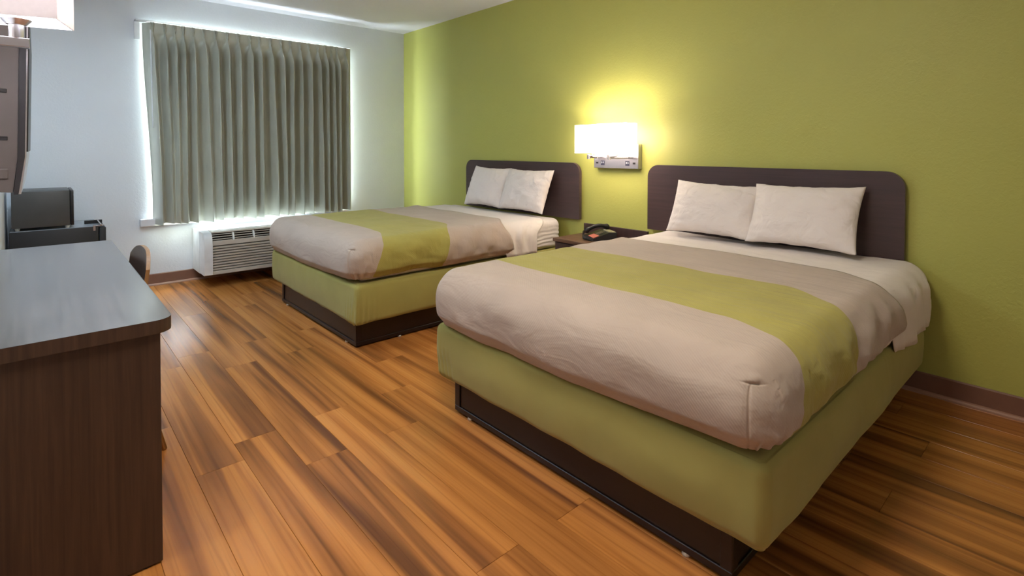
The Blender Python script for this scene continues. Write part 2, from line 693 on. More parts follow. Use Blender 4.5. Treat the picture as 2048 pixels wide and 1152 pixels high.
# window: frame, panes, sill
win = bpy.data.objects.new('window_1', None)
win.location = (-0.15, (WY0 + WY1) / 2, WZ0)
WORLD[win] = Vector(win.location)
win['kind'] = 'structure'
COL.objects.link(win)
bm = B()
fx0, fx1, fw = -0.19, -0.13, 0.045
for (ya, yb, za, zb) in ((WY0, WY0 + fw, WZ0, WZ1), (WY1 - fw, WY1, WZ0, WZ1), (WY0 + fw, WY1 - fw, WZ0, WZ0 + fw), (WY0 + fw, WY1 - fw, WZ1 - fw, WZ1), ((WY0 + WY1) / 2 - 0.025, (WY0 + WY1) / 2 + 0.025, WZ0 + fw, WZ1 - fw)):
    box(bm, fx0, fx1, ya, yb, za, zb, 0.004)
obj('window_frame', bm, M_frame, win)
ym = (WY0 + WY1) / 2
for (ya, yb) in ((WY0 + fw, ym - 0.025), (ym + 0.025, WY1 - fw)):
    obj('window_pane', nbox(-0.163, -0.157, ya, yb, WZ0 + fw, WZ1 - fw), M_glass, win)
obj('window_sill', nbox(0.0005, 0.055, WY0 - 0.095, WY1 + 0.055, 0.535, WZ0 + 0.002, 0.008), M_sill, win)

# ------------------------------------------------------------------ curtain
PL = [-2.542, -2.449, -2.376, -2.309, -2.232, -2.145, -2.049, -1.951, -1.855, -1.754, -1.668, -1.564, -1.462, -1.372, -1.274, -1.183, -1.09, -1.011, -0.943, -0.881, -0.788]
edges = [-2.607] + PL + [-0.722]
curt = thing('curtain', 'sage and taupe pinch pleated curtain drawn across the window', 'curtain', (0.09, -1.66, 0.54))


def curtain_bm():
    bm = B()
    ZT, ZB = 2.318, 0.555
    zs = []
    z = ZT
    while z > ZB:
        zs.append(z)
        z -= 0.012 if z > 2.12 else 0.035
    zs.append(ZB)
    cols = []                       # (seg index, t)
    NC = 26
    for i in range(len(edges) - 1):
        for k in range(NC):
            cols.append((i, 0.5 - 0.5 * math.cos(PI * k / NC)))
    cols.append((len(edges) - 2, 1.0))
    rs = random.Random(3)
    amp = [rs.uniform(0.75, 1.25) for _ in edges]
    drift = [rs.uniform(-0.012, 0.012) for _ in edges]
    drift[6] = 0.035
    drift[7] = 0.02
    drift[12] = 0.03
    drift[13] = 0.018
    drift[0], drift[-1] = 0.062, 0.0
    drift[1] = 0.045
    drift[2] = 0.03
    wid = [rs.uniform(0.85, 1.25) for _ in edges]
    wid[6] = 1.7
    grid = []
    for (i, t) in cols:
        colv = []
        for z in zs:
            s = (ZT - z) / (ZT - ZB)
            ya = edges[i] + drift[i] * smooth01(s * 1.1)
            yb = edges[i + 1] + drift[i + 1] * smooth01(s * 1.1)
            y = ya + (yb - ya) * t
            x = 0.088
            below = smooth01((2.235 - z) / 0.16)
            top = smooth01((z - 2.19) / 0.05)
            sway = 0.005 * fbm(i * 1.7, z * 1.3, 4.0)
            # distance to the two neighbouring pleats
            for j in (i, i + 1):
                if j == 0 or j == len(edges) - 1:
                    continue
                yj = (ya if j == i else yb)
                d = y - yj
                # soft folds below the pinch: narrow rounded ridge
                w = 0.018 * wid[j] + 0.008 * smooth01(s * 1.5)
                ridge = math.exp(-(abs(d) / w) ** 1.8)
                x += below * (0.130 * (0.65 + 0.35 * amp[j]) * (0.85 + 0.25 * s)) * ridge
                y += below * ridge * sway * 1.4
                # pinched triple pleat on the heading tape
                spread_ = 0.0095 * max(0.0, z - 2.222) / 0.09
                sg = 0.0032 + 0.014 * below
                up = 0.030 if z > 2.222 else 0.036
                for q in (-1, 0, 1):
                    x += (1 - below) * up * (0.45 if spread_ < 0.003 else 1.0) * math.exp(-((d - q * spread_) / sg) ** 2)
            # valleys between pleats billow back a little below, forward on the heading
            if 0 < i < len(edges) - 2:
                x += top * 0.012 * math.sin(PI * t) - below * 0.030 * math.sin(PI * t) ** 0.6
            x += 0.004 * below * fbm(y * 9, z * 0.8, 1.0)
            x = max(0.058, x)
            # the outer edge on the desk side returns towards the wall
            if i == 0:
                x = 0.022 + (x - 0.022) * smooth01(t * 1.4)
            zz = z + (0.012 * fbm(y * 6, 1.7, 0.3) if s > 0.97 else 0)
            colv.append(bm.verts.new((x, y, zz)))
        grid.append(colv)
    for a in range(len(grid) - 1):
        for b in range(len(zs) - 1):
            bm.faces.new((grid[a][b], grid[a + 1][b], grid[a + 1][b + 1], grid[a][b + 1]))
    return bm


o = obj('drape', curtain_bm(), M_curtain, curt, smooth=PI)
o = obj('wand', tube(B(), [(0.165, -2.563, 2.24), (0.168, -2.555, 1.40)], 0.006, 8), M_whiteplastic, curt, smooth=0.8)
o['label'] = 'slim white pull wand'
bm = nbox(0.028, 0.084, -2.66, -0.715, 2.320, 2.335, 0.004)
rod = thing('curtain_rod', 'white flat traverse rod fixed above the pleated curtain', 'curtain rod', (0.03, -1.66, 2.3))
obj('rail', bm, M_whiteplastic, rod)
for yb in (-2.64, -0.745):
    bm = nbox(0.001, 0.012, yb - 0.022, yb + 0.022, 2.17, 2.335, 0.003)
    box(bm, 0.001, 0.07, yb - 0.02, yb + 0.02, 2.322, 2.336, 0.002)
    obj('bracket', bm, M_whiteplastic, rod)

# ------------------------------------------------------------------ wall air conditioner under the window
ac = thing('air_conditioner', 'white through-wall air conditioner with louvred front under the curtain', 'air conditioner', (0.2, -1.7, 0.11))
Y0, Y1 = -2.238, -1.17
obj('sleeve', nbox(0.001, 0.292, Y0, Y1, 0.108, 0.487, 0.004), M_whiteplastic, ac)
obj('gap_shade_strip', nbox(0.290, 0.322, Y0 + 0.010, Y1 - 0.008, 0.112, 0.482), M_acdark, ac)  # dark strip standing in for the shade between sleeve and cover


def ac_profile(front):
    pts = [(0.318, 0.118), (front - 0.02, 0.118), (front, 0.126)]
    pts += [(front, 0.36)]
    for k in range(1, 9):
        a = PI / 2 * k / 8
        pts.append((front - 0.07 * (1 - math.cos(a)) - 0.0, 0.36 + 0.125 * math.sin(a)))
    pts.append((0.318, 0.49))
    return pts


for (a, b) in ((Y0 - 0.002, Y0 + 0.062), (Y1 - 0.062, Y1 + 0.002)):
    obj('end_cap', bevel_sharp(prism(B(), ac_profile(0.49), 'y', a, b), 0.004, 2, 0.9), M_whiteplastic, ac, smooth=0.6)
bm = prism(B(), ac_profile(0.452), 'y', Y0 + 0.06, Y1 - 0.06)
obj('inner_case', bm, M_acdark, ac, smooth=0.6)
# bottom rail, blank band, slats
ya, yb = Y0 + 0.0625, Y1 - 0.0625
obj('bottom_rail', nbox(0.44, 0.478, ya, yb, 0.119, 0.152, 0.004), M_acgrille, ac)
obj('blank_band', nbox(0.44, 0.476, ya, yb, 0.372, 0.414, 0.004), M_acgrille, ac)
slat0 = None
for k in range(9):
    z = 0.1685 + k * 0.0236
    if slat0 is None:
        bm = prism(B(), [(0.445, z - 0.004), (0.478, z - 0.009), (0.479, z + 0.004), (0.447, z + 0.009)], 'y', ya, yb)
        slat0 = obj('slat', bm, M_acgrille, ac)
        zz0 = z
    else:
        s = slat0.copy()
        COL.objects.link(s)
        s.location = (0, 0, z - zz0)
for k, (xx, z) in enumerate(((0.470, 0.426), (0.462, 0.446), (0.449, 0.465))):
    obj('vent_slat', nbox(xx - 0.02, xx, ya, yb, z - 0.003, z + 0.003, 0.002), M_acgrille, ac)
obj('top_lip', nbox(0.312, 0.447, ya, yb, 0.477, 0.4895, 0.004), M_acgrille, ac)
for y in (-2.005, -1.835, -1.66, -1.48, -1.30):
    bm = prism(B(), [(0.44, 0.412), (0.479, 0.412), (0.471, 0.44), (0.452, 0.472), (0.43, 0.478)], 'y', y - 0.006, y + 0.006)
    obj('vent_divider', bm, M_whiteplastic, ac)

# ------------------------------------------------------------------ headboards
ZH0, ZH1 = 0.651, 1.112


def headboard(x0, x1, label):
    hb = thing('headboard', label, 'headboard', ((x0 + x1) / 2, -0.03, ZH0), 'wall mounted headboards')
    poly = rrect(x0, x1, ZH0, ZH1, (0.004, 0.004, 0.085, 0.085), 10)
    bm = prism(B(), poly, 'y', -0.046, -0.018)
    bevel_sharp(bm, 0.004, 3, 0.9)
    obj('panel', bm, M_head, hb, smooth=0.5)
    xm = (x0 + x1) / 2
    for dx in (-0.5, 0.5):
        obj('mounting_cleat', nbox(xm + dx - 0.15, xm + dx + 0.15, -0.0185, -0.0005, 0.80, 0.86), M_espresso, hb)
    return hb


headboard(1.303, 2.818, 'dark espresso headboard with rounded corners behind the bed near the window')
headboard(3.460, 4.974, 'dark espresso headboard with rounded corners behind the larger foreground bed')

# ------------------------------------------------------------------ beds
ZT = 0.650     # mattress top
GR = 'beds'


def build_bed(tagname, x0, x1, bx0, bx1, yf, byf, seed, label):
    bed = thing('bed', label, 'bed', ((x0 + x1) / 2, -1.0, 0.0), 'queen beds')
    so = seed * 13.7
    # --- platform base
    zb = 0.165
    yh = -0.10
    t = 0.018
    for (nm, a) in (('foot_panel', (bx0, bx1, byf, byf + t)), ('head_panel', (bx0, bx1, yh - t, yh)), ('side_panel', (bx0, bx0 + t, byf + t, yh - t)), ('side_panel', (bx1 - t, bx1, byf + t, yh - t))):
        obj(nm, nbox(a[0], a[1], a[2], a[3], 0.012, zb - 0.002, 0.0015, 1), M_espresso, bed)
    # bottom rail and corner strips standing proud
    p = 0.006
    for (nm, a) in (('bottom_rail', (bx0 - p, bx1 + p, byf - p, byf, 0.010, 0.034)), ('bottom_rail', (bx1, bx1 + p, byf, yh, 0.010, 0.034)), ('bottom_rail', (bx0 - p, bx0, byf, yh, 0.010, 0.034))):
        obj(nm, nbox(*a, 0.0018, 1), M_espresso, bed)
    for (xa, xb) in ((bx0 - p, bx0 + 0.03), (bx1 - 0.03, bx1 + p)):
        obj('corner_strip', nbox(xa, xb, byf - p, byf, 0.034, zb - 0.004, 0.0018, 1), M_espresso, bed)
    for (xa, xb) in ((bx0 - p, bx0), (bx1, bx1 + p)):
        obj('corner_strip', nbox(xa, xb, byf, byf + 0.035, 0.034, zb - 0.004, 0.0018, 1), M_espresso, bed)
    obj('platform_deck', nbox(bx0 + t, bx1 - t, byf + t, yh - t, zb - 0.03, zb - 0.004), M_espresso, bed)
    gpos = [(bx0 + 0.10, byf + 0.004), (bx1 - 0.14, byf + 0.004), (bx1 - 0.004, byf + 0.30), (bx1 - 0.004, -0.4), (bx0 + 0.004, byf + 0.3), (bx0 + 0.004, -0.4)]
    for (gx, gy) in gpos:
        obj('glide', tube(B(), [(gx, gy, 0.0005), (gx, gy, 0.004), (gx, gy, 0.011)], [0.013, 0.014, 0.010], 10), M_glide, bed, smooth=0.8)
    # --- box spring in an elasticated cover

    def dbox(P, n):
        e = min(abs(P.x - x0), abs(P.x - x1)) + abs(P.y - yf)
        corner = math.exp(-(((abs(P.x - x1) if seed == 1 else abs(P.x - x0)) if abs(n.y) > 0.5 else abs(P.y - yf) + (0.2 if (n.x > 0) != (seed == 1) else 0)) / 0.13) ** 2)
        low = smooth01((0.34 - P.z) / 0.16)
        s = P.x if abs(n.y) > abs(n.x) else P.y
        d = 0.0
        if abs(n.z) < 0.8:
            d += 0.0045 * math.sin(s * 190 + 3 * fbm(s * 4, P.z * 3, so)) * corner * low
            d += 0.006 * fbm(P.x * 2.2 + so, P.y * 2.2, P.z * 4, 1.0)
            d += 0.008 * math.sin(PI * smooth01((P.z - 0.15) / 0.25))
            d += 0.004 * math.sin((s * 9 - P.z * 16) + 2 * fbm(P.x * 2, P.y * 2, so)) * (0.4 + corner)
        Q = P + n * d
        if P.z < 0.19:
            Q.z += 0.006 * fbm(P.x * 5 + so, P.y * 5, 2.0)
        return Q
    exx = [x0 + 0.03 * k / 8 for k in range(40)] + [x1 - 0.03 * k / 8 for k in range(40)]
    exy = [yf + 0.03 * k / 8 for k in range(40)]
    bm = shell((x0, x1, yf, -0.055, 0.152, 0.405), 0.035, 0.05, 'xXyYzZ', rz=(True, True), disp=dbox, exx=exx, exy=exy)
    o = obj('box_spring', bm, M_skirt, bed, smooth=PI)
    o['label'] = 'box spring in an olive green stretch cover'
    # --- mattress under a fitted sheet

    def dmat(P, n):
        d = 0.004 * fbm(P.x * 3 + so, P.y * 3, P.z * 3)
        if n.x > 0.5 and P.y > -0.7:
            d += 0.0035 * math.sin(P.z * 170 + 5 * fbm(P.y * 4, P.z * 9, so) + P.y * 9) * smooth01((0.62 - P.z) / 0.1) * (0.5 + 0.8 * abs(fbm(P.y * 6, P.z * 12, 3)))
        Q = P + n * d
        return Q
    bm = shell((x0 + 0.025, x1 - 0.02, yf + 0.03, -0.06, 0.405, ZT), 0.06, 0.04, 'xXyYzZ', disp=dmat, exz=[0.42 + 0.006 * k for k in range(34)], exy=[-0.7 + 0.025 * k for k in range(25)])
    o = obj('mattress', bm, M_sheet, bed, smooth=PI)
    o['label'] = 'thick mattress in a white fitted sheet'
    return bed


def build_sheet(x0, x1, ya, yb, seed, label, name, side_y, drape_z, r=0.105):
    """flat sheet between bedspread and pillows, falling down both sides"""
    so = seed * 7.3
    xl, xr = x0 + 0.012, x1 + 0.012

    def d(P, n):
        side = smooth01((ZT + 0.008 - P.z) / 0.12)
        Q = P.copy()
        dd = 0.006 * fbm(P.x * 4 + so, P.y * 4, P.z * 4)
        if side > 0:
            fold = math.sin((P.y - (ZT - P.z) * 0.45) * 34 + 2.0 * fbm(P.y * 4, P.z * 2, so))
            dd += side * (0.009 * fold + 0.012) * smooth01((P.y - ya - 0.20) / 0.12)
        # the head edge on top reaches further than the side flap
        w = smooth01((P.y - ya) / (yb - ya))
        Q.y += side * (side_y - yb) * w
        Q += n * dd
        Q.z += 0.07 * smooth01((drape_z + 0.10 - P.z) / 0.1) * (1 - smooth01((P.y - ya - 0.16) / 0.06))
        Q.z += side * 0.014 * fbm(P.y * 5 + so, 1.0, 3.0) * smooth01((drape_z + 0.12 - P.z) / 0.1)
        return Q
    exy = [ya + 0.012 * k for k in range(int((yb - ya) / 0.012))]
    bm = shell((xl, xr, ya, yb, drape_z, ZT + 0.012), r, 0.04, 'xXZ', ry=(False, False), rz=(False, True), disp=d, exy=exy)
    o = obj(name, bm, M_sheet, smooth=PI)
    solidify(o, 0.004)
    return tag(o, label, 'sheet', 'folded flat sheets')


def build_spread(x0, x1, yf, seed, label):
    so = seed * 5.1
    xl, xr, yl = x0 - 0.004, x1 + 0.022, yf - 0.028
    zt, zb, r = ZT + 0.022, 0.418, 0.105
    yh = -0.55
    sx = xr - 0.062       # seam of the boxed corner, on the foot face
    sz = 0.612

    def uvf(p):
        y = p.y
        right = smooth01((p.x - (xr - 0.30)) / 0.30)
        down = smooth01((zt - p.z) / 0.22) if p.x > xr - 0.001 else 0.0
        lo = 0.10 * right + 0.075 * down
        hi = 0.16 * right + 0.06 * down
        v = y + lo + (hi - lo) * smooth01((y + 1.6) / 0.5)
        return (p.x, v)

    def d(P, n):
        Q = P.copy()
        top = max(0.0, n.z)
        side = 1 - smooth01((P.z - (zt - r - 0.02)) / (r + 0.02))
        t = max(0.0, min(1.0, (P.z - zb) / (zt - zb)))
        dd = 0.0
        # head edge runs further down towards the foot at the right edge
        hw = smooth01((P.y + 1.1) / 0.55)
        right = smooth01((P.x - (xr - 0.28)) / 0.28)
        Q.y -= hw * (0.155 * right * (0.35 + 0.65 * t) + 0.02)
        dd += 0.007 * fbm(P.x * 2.4 + so, P.y * 2.4, P.z * 2.4)
        # shallow creases across the top
        cr = math.sin(P.y * 34 - P.x * 3.0 + 3.5 * fbm(P.x * 1.1 + so, P.y * 2.2, 0.2))
        dd += 0.0016 * cr * top * (0.3 + smooth01((P.y + 1.5) / 0.7))
        if side > 0:
            dd += side * 0.014 * math.sin(PI * min(1, t * 1.15))
            # hem tucked under
            dd -= side * 0.022 * (1 - smooth01(t / 0.20))
            # folds of the long side
            if n.x > 0.3:
                f = math.sin((P.y * 1.0 + (zt - P.z) * 0.7) * 24 + 2.8 * fbm(P.y * 2.5, P.z * 3.0, so))
                dd += side * n.x * 0.013 * f * smooth01((P.y + 1.75) / 0.5) * (1 - 0.4 * t) * smooth01(t / 0.35)
                dd += side * n.x * 0.010 * fbm(P.y * 6 + P.z * 5, P.z * 7, so + 4)
            if n.y < -0.3:
                f = math.sin((P.x * 0.5 + P.z * 1.2) * 19 + 2.0 * fbm(P.x * 1.6, P.z * 2.5, so))
                dd += side * 0.0035 * f
        # boxed corner: vertical stitched seam and a short crosswise tuck
        if n.y < -0.2 and P.z < sz + 0.05:
            g = math.exp(-((P.x - sx) / 0.0028) ** 2) * smooth01((sz + 0.004 - P.z) / 0.01)
            dd -= 0.004 * g
            dd += 0.0008 * math.exp(-((P.x - sx - 0.012) / 0.010) ** 2) * smooth01((sz - P.z) / 0.05)
        if (n.y < -0.1 or n.x > 0.1) and P.x > sx - 0.06:
            wx = math.exp(-((P.x - sx - 0.01) / 0.026) ** 2) * math.exp(-(max(0, P.y - yl - 0.03) / 0.015) ** 2)
            g = math.exp(-((P.z - sz) / 0.0028) ** 2) * wx
            dd -= 0.006 * g
            dd += 0.006 * math.exp(-((P.z - sz - 0.012) / 0.010) ** 2) * wx
            # bunching at the bottom of the corner
            if P.x > sx + 0.02:
                dd += 0.007 * math.sin((P.x + P.y) * 95) * (1 - smooth01(t / 0.30)) * math.exp(-(max(0, P.y - yl - 0.12) / 0.04) ** 2)
        Q += n * dd
        # the hem waves up and down
        hem = 1 - smooth01(t / 0.5)
        if abs(n.y) > 0.5:
            u = (P.x - xl) / (xr - xl)
            Q.z += hem * (-0.020 * math.sin(PI * u) + 0.016 * u + 0.004 * fbm(P.x * 6 + so, 0, 0))
        else:
            Q.z += hem * (0.016 + 0.012 * fbm(P.y * 3 + so, 1, 0))
        return Q
    exx = [sx + k * 0.0022 for k in range(-10, 11)] + [xr - 0.004 * k for k in range(24)]
    exz = [sz + k * 0.002 for k in range(-6, 14)] + [zb + 0.008 * k for k in range(26)]
    exy = [yl + 0.006 * k for k in range(20)] + [-1.606, -1.062]
    bm = shell((xl, xr, yl, yh, zb, zt), r, 0.022, 'xXyZ', ry=(True, False), rz=(False, True), disp=d, exx=exx, exz=exz, exy=exy, uvf=uvf)
    o = obj('bedspread', bm, M_spread, smooth=PI)
    solidify(o, 0.006)
    return tag(o, label, 'bedspread', 'striped bedspreads')


FAR = (1.127, 2.660)
NEAR = (3.537, 5.064)
build_bed('far', FAR[0], FAR[1], 1.297, 2.592, -1.893, -1.858, 1, 'queen bed with dark platform base next to the window air conditioner')
build_bed('near', NEAR[0], NEAR[1], 3.640, 4.950, -1.910, -1.862, 2, 'queen bed with dark platform base closest to the camera')
build_sheet(FAR[0], FAR[1], -0.86, -0.26, 1, 'white flat sheet folded over below the pillows of the bed near the window', 'flat_sheet', -0.40, 0.400)
build_sheet(NEAR[0], NEAR[1], -0.86, -0.055, 2, 'white flat sheet folded over on the foreground bed, spilling down its right side', 'flat_sheet', -0.09, 0.372)
build_spread(FAR[0], FAR[1], -1.893, 1, 'taupe bedspread with a green band on the bed near the window')
build_spread(NEAR[0], NEAR[1], -1.910, 2, 'taupe bedspread with a green band on the foreground bed')


# ------------------------------------------------------------------ pillows
def pillow(xc, w, h, zbot, ybot, tilt, seed, label, rot=0.0, top_l=0.0, top_r=0.0):
    NU, NV = 44, 34
    so = seed * 3.37
    T_ = 0.075
    bm = B()
    mat = Matrix.Translation((xc, ybot, zbot)) @ Matrix.Rotation(rot, 4, 'Z') @ Matrix.Rotation(-tilt, 4, 'X')

    def P(u, v, s):
        uu, vv = abs(u), abs(v)
        x = u * w / 2 * (1 - 0.055 * (1 - v * v) * uu ** 2)
        z = v * h / 2 * (1 - 0.085 * (1 - u * u) * vv ** 2)
        z += (top_l * (1 - u) / 2 + top_r * (1 + u) / 2) * smooth01((v + 1) / 2)
        th = T_ * ((1 - uu ** 2.6) * (1 - vv ** 2.6)) ** 0.55
        edge = (1 - (1 - uu ** 4) * (1 - vv ** 4))
        wr = 0.010 * fbm(u * 2.2 + so, v * 2.2, s * 3) * (1 - uu ** 6) * (1 - vv ** 6)
        # radiating puckers near the edges
        wr += 0.006 * math.sin(u * 26 + 3 * fbm(u * 3, v * 2, so)) * vv ** 3 * (1 - vv ** 8) * (1 - uu ** 4)
        wr += 0.006 * math.sin(v * 24 + 3 * fbm(u * 2, v * 3, so + 2)) * uu ** 3 * (1 - uu ** 8) * (1 - vv ** 4)
        zz = 0.004 * fbm(u * 4 + so, v * 4, 9) * edge
        return mat @ Vector((x, -s * (th + wr * (1 if th > 0.004 else 0)), z + zz + h / 2))
    G = {}
    for s in (1, -1):
        for i in range(NU + 1):
            for j in range(NV + 1):
                u = -math.cos(PI * i / NU)
                v = -math.cos(PI * j / NV)
                u = 0.5 * u + 0.5 * (2 * i / NU - 1)
                v = 0.5 * v + 0.5 * (2 * j / NV - 1)
                b = i in (0, NU) or j in (0, NV)
                if b and s == -1:
                    G[(s, i, j)] = G[(1, i, j)]
                else:
                    G[(s, i, j)] = bm.verts.new(P(u, v, s))
    for s in (1, -1):
        for i in range(NU):
            for j in range(NV):
                q = [G[(s, i, j)], G[(s, i + 1, j)], G[(s, i + 1, j + 1)], G[(s, i, j + 1)]]
                if len(set(q)) >= 3:
                    try:
                        bm.faces.new(q)
                    except ValueError:
                        pass
    o = obj('pillow', bm, M_pillow, smooth=PI)
    return tag(o, label, 'pillow', 'white bed pillows')


pillow(4.005, 0.565, 0.350, 0.690, -0.225, 0.42, 1, 'white pillow on the left half of the foreground bed, against its headboard', 0.0, 0.01, -0.01)
pillow(4.535, 0.565, 0.372, 0.690, -0.245, 0.42, 2, 'white pillow on the right half of the foreground bed, against its headboard', 0.0, -0.01, 0.0)
pillow(1.790, 0.540, 0.395, 0.690, -0.235, 0.38, 3, 'white pillow on the left half of the bed near the window', 0.0, 0.0, -0.01)
pillow(2.315, 0.560, 0.385, 0.690, -0.245, 0.38, 4, 'wrinkled white pillow on the right half of the bed near the window', 0.0, 0.0, 0.0)

# ------------------------------------------------------------------ nightstand
ns = thing('nightstand', 'dark wood nightstand with a low backsplash between the two beds', 'nightstand', (3.15, -0.2, 0))
obj('tabletop', nbox(2.845, 3.445, -0.385, -0.022, 0.522, 0.548, 0.003), M_night, ns)
obj('backsplash', nbox(2.845, 3.445, -0.022, -0.002, 0.522, 0.626, 0.003), M_nightd, ns)
obj('side_panel', nbox(2.853, 2.872, -0.365, -0.004, 0.0, 0.522, 0.002), M_nightd, ns)
obj('side_panel', nbox(3.418, 3.437, -0.365, -0.004, 0.0, 0.522, 0.002), M_nightd, ns)
dr = obj('drawer_front', nbox(2.874, 3.416, -0.372, -0.352, 0.36, 0.515, 0.002), M_nightd, ns)
obj('drawer_pull', tube(B(), [(3.09, -0.374, 0.44), (3.09, -0.392, 0.44), (3.20, -0.392, 0.44), (3.20, -0.374, 0.44)], 0.005, 8), M_chrome, dr, smooth=0.8)
obj('shelf', nbox(2.872, 3.418, -0.355, -0.006, 0.12, 0.138), M_nightd, ns)

# ------------------------------------------------------------------ desk phone
ph = thing('telephone', 'black desk telephone with coiled cord on the nightstand', 'telephone', (3.10, -0.145, 0.548))
R = Matrix.Translation((3.125, -0.155, 0.5485)) @ Matrix.Rotation(-0.52, 4, 'Z') @ Matrix.Diagonal((0.9, 0.86, 1.0, 1))


def pm(bm):
    bmesh.ops.transform(bm, matrix=R, verts=bm.verts[:])
    return bm


prof = [(-0.115, 0.0), (0.10, 0.0), (0.105, 0.055), (0.03, 0.058), (-0.11, 0.018)]
bm = prism(B(), prof, 'x', -0.105, 0.105)
bevel_sharp(bm, 0.006, 2, 0.3)
obj('phone_body', pm(bm), M_black, ph, smooth=0.6)
bm = prism(B(), [(0.032, 0.0585), (0.096, 0.0565), (0.096, 0.0635), (0.032, 0.0655)], 'x', -0.025, 0.095)
obj('display', pm(bevel_sharp(bm, 0.001, 1, 0.5)), M_phonescreen, ph)
bm = prism(B(), [(-0.105, 0.0205), (-0.052, 0.0355), (-0.053, 0.038), (-0.106, 0.023)], 'x', -0.03, 0.095)
obj('red_card', pm(bm), M_phonelabel, ph)
k0 = 0
for i in range(3):
    for j in range(4):
        yy = -0.044 + j * 0.018
        zz = 0.0385 + (yy + 0.044) * 0.285
        obj('key', pm(nbox(-0.02 + i * 0.022, -0.006 + i * 0.022, yy, yy + 0.012, zz - 0.004, zz + 0.004, 0.001, 1)), M_keys, ph)
pts, rr = [], []
for k in range(15):
    t = k / 14
    yy = -0.115 + 0.22 * t
    pts.append((-0.075, yy, 0.050 + 0.026 * math.sin(PI * t) + 0.026 * t))
    e = abs(2 * t - 1)
    rr.append(0.015 + 0.009 * smooth01((e - 0.55) / 0.35) - (0.006 if k in (0, 14) else 0))
obj('handset', pm(tube(B(), pts, rr, 12)), M_black, ph, smooth=0.8)
pts = []
N = 260
for k in range(N):
    t = k / (N - 1)
    cx = -0.075 + 0.20 * t
    cy = -0.130 - 0.028 * math.sin(PI * t)
    cz = 0.012 + 0.035 * (1 - smooth01(t / 0.25))
    a = 2 * PI * 26 * t
    pts.append((cx, cy + 0.0075 * math.cos(a), cz + 0.0075 * math.sin(a)))
o = obj('coiled_cord', pm(tube(B(), pts, 0.0024, 5)), M_black, ph, smooth=PI)

# ------------------------------------------------------------------ wall sconce between the beds
sw = thing('wall_sconce', 'double wall sconce with two lit white box shades on a metal plate', 'wall lamp', (3.17, -0.03, 1.08))
obj('back_plate', nbox(2.968, 3.381, -0.048, -0.0005, 1.078, 1.26, 0.003), M_plate, sw)
for x in (3.055, 3.285):
    ou = obj('outlet', nbox(x - 0.018, x + 0.018, -0.0495, -0.047, 1.100, 1.136, 0.002), M_outlet, sw)
    for dx in (-0.007, 0.007):
        obj('slot', nbox(x + dx - 0.002, x + dx + 0.002, -0.0503, -0.0492, 1.115, 1.127), M_whiteplastic, ou)
for x in (3.003, 3.345):
    obj('rocker_switch', nbox(x - 0.010, x + 0.010, -0.052, -0.047, 1.112, 1.126, 0.001), M_black, sw)


def shade(x0, x1, y0, y1, z0, z1, mat, parent, rot=None, name='shade'):
    bm = B()
    t = 0.0035
    A = [(x0, y0), (x1, y0), (x1, y1), (x0, y1)]
    C = [(x0 + t, y0 + t), (x1 - t, y0 + t), (x1 - t, y1 - t), (x0 + t, y1 - t)]
    va = [[bm.verts.new((p[0], p[1], z)) for p in P_] for P_ in (A, C) for z in (z0, z1)]
    ao, at, ci, ct = va
    for k in range(4):
        n = (k + 1) % 4
        bm.faces.new((ao[k], ao[n], at[n], at[k]))
        bm.faces.new((ci[n], ci[k], ct[k], ct[n]))
        bm.faces.new((ao[n], ao[k], ci[k], ci[n]))
        bm.faces.new((at[k], at[n], ct[n], ct[k]))
    if rot is not None:
        bmesh.ops.transform(bm, matrix=rot, verts=bm.verts[:])
    s = obj(name, bm, mat, parent)
    # wire spider across the bottom
    sp = B()
    cx, cy = (x0 + x1) / 2, (y0 + y1) / 2
    for (px, py) in C:
        tube(sp, [(px, py, z0 + 0.012), (cx, cy, z0 + 0.012)], 0.0012, 5)
    if rot is not None:
        bmesh.ops.transform(sp, matrix=rot, verts=sp.verts[:])
    obj('shade_wire', sp, M_chrome, s)
    return s


for (xa, xb, y0, y1, ax, jx) in ((2.902, 3.155, -0.200, -0.075, 3.045, 2.99), (3.178, 3.428, -0.272, -0.135, 3.33, 3.235)):
    xm_, ym_ = (xa + xb) / 2, (y0 + y1) / 2
    shade(xa, xb, y0, y1, 1.192, 1.408, M_shade, sw)
    zc = 1.163
    bm = tube(B(), [(ax, -0.048, zc), (ax, -0.10, zc)], 0.010, 10)
    tube(bm, [(ax, -0.10, zc), (jx, ym_, zc)], 0.010, 10)
    tube(bm, [(jx, ym_, zc - 0.016), (jx, ym_, zc + 0.02)], 0.014, 12)
    tube(bm, [(jx, ym_, zc + 0.006), (xm_, ym_, zc + 0.01), (xm_, ym_, 1.235)], 0.008, 10)
    obj('swing_arm', bm, M_chrome, sw, smooth=0.7)
    obj('bulb', tube(B(), [(xm_, ym_, 1.235), (xm_, ym_, 1.25), (xm_, ym_, 1.28), (xm_, ym_, 1.30)], [0.012, 0.02, 0.024, 0.01], 12), M_whiteplastic, sw, smooth=PI)
    light('sconce_bulb', 'POINT', (xm_, ym_, 1.34), 5.0, WARM, size=0.03)

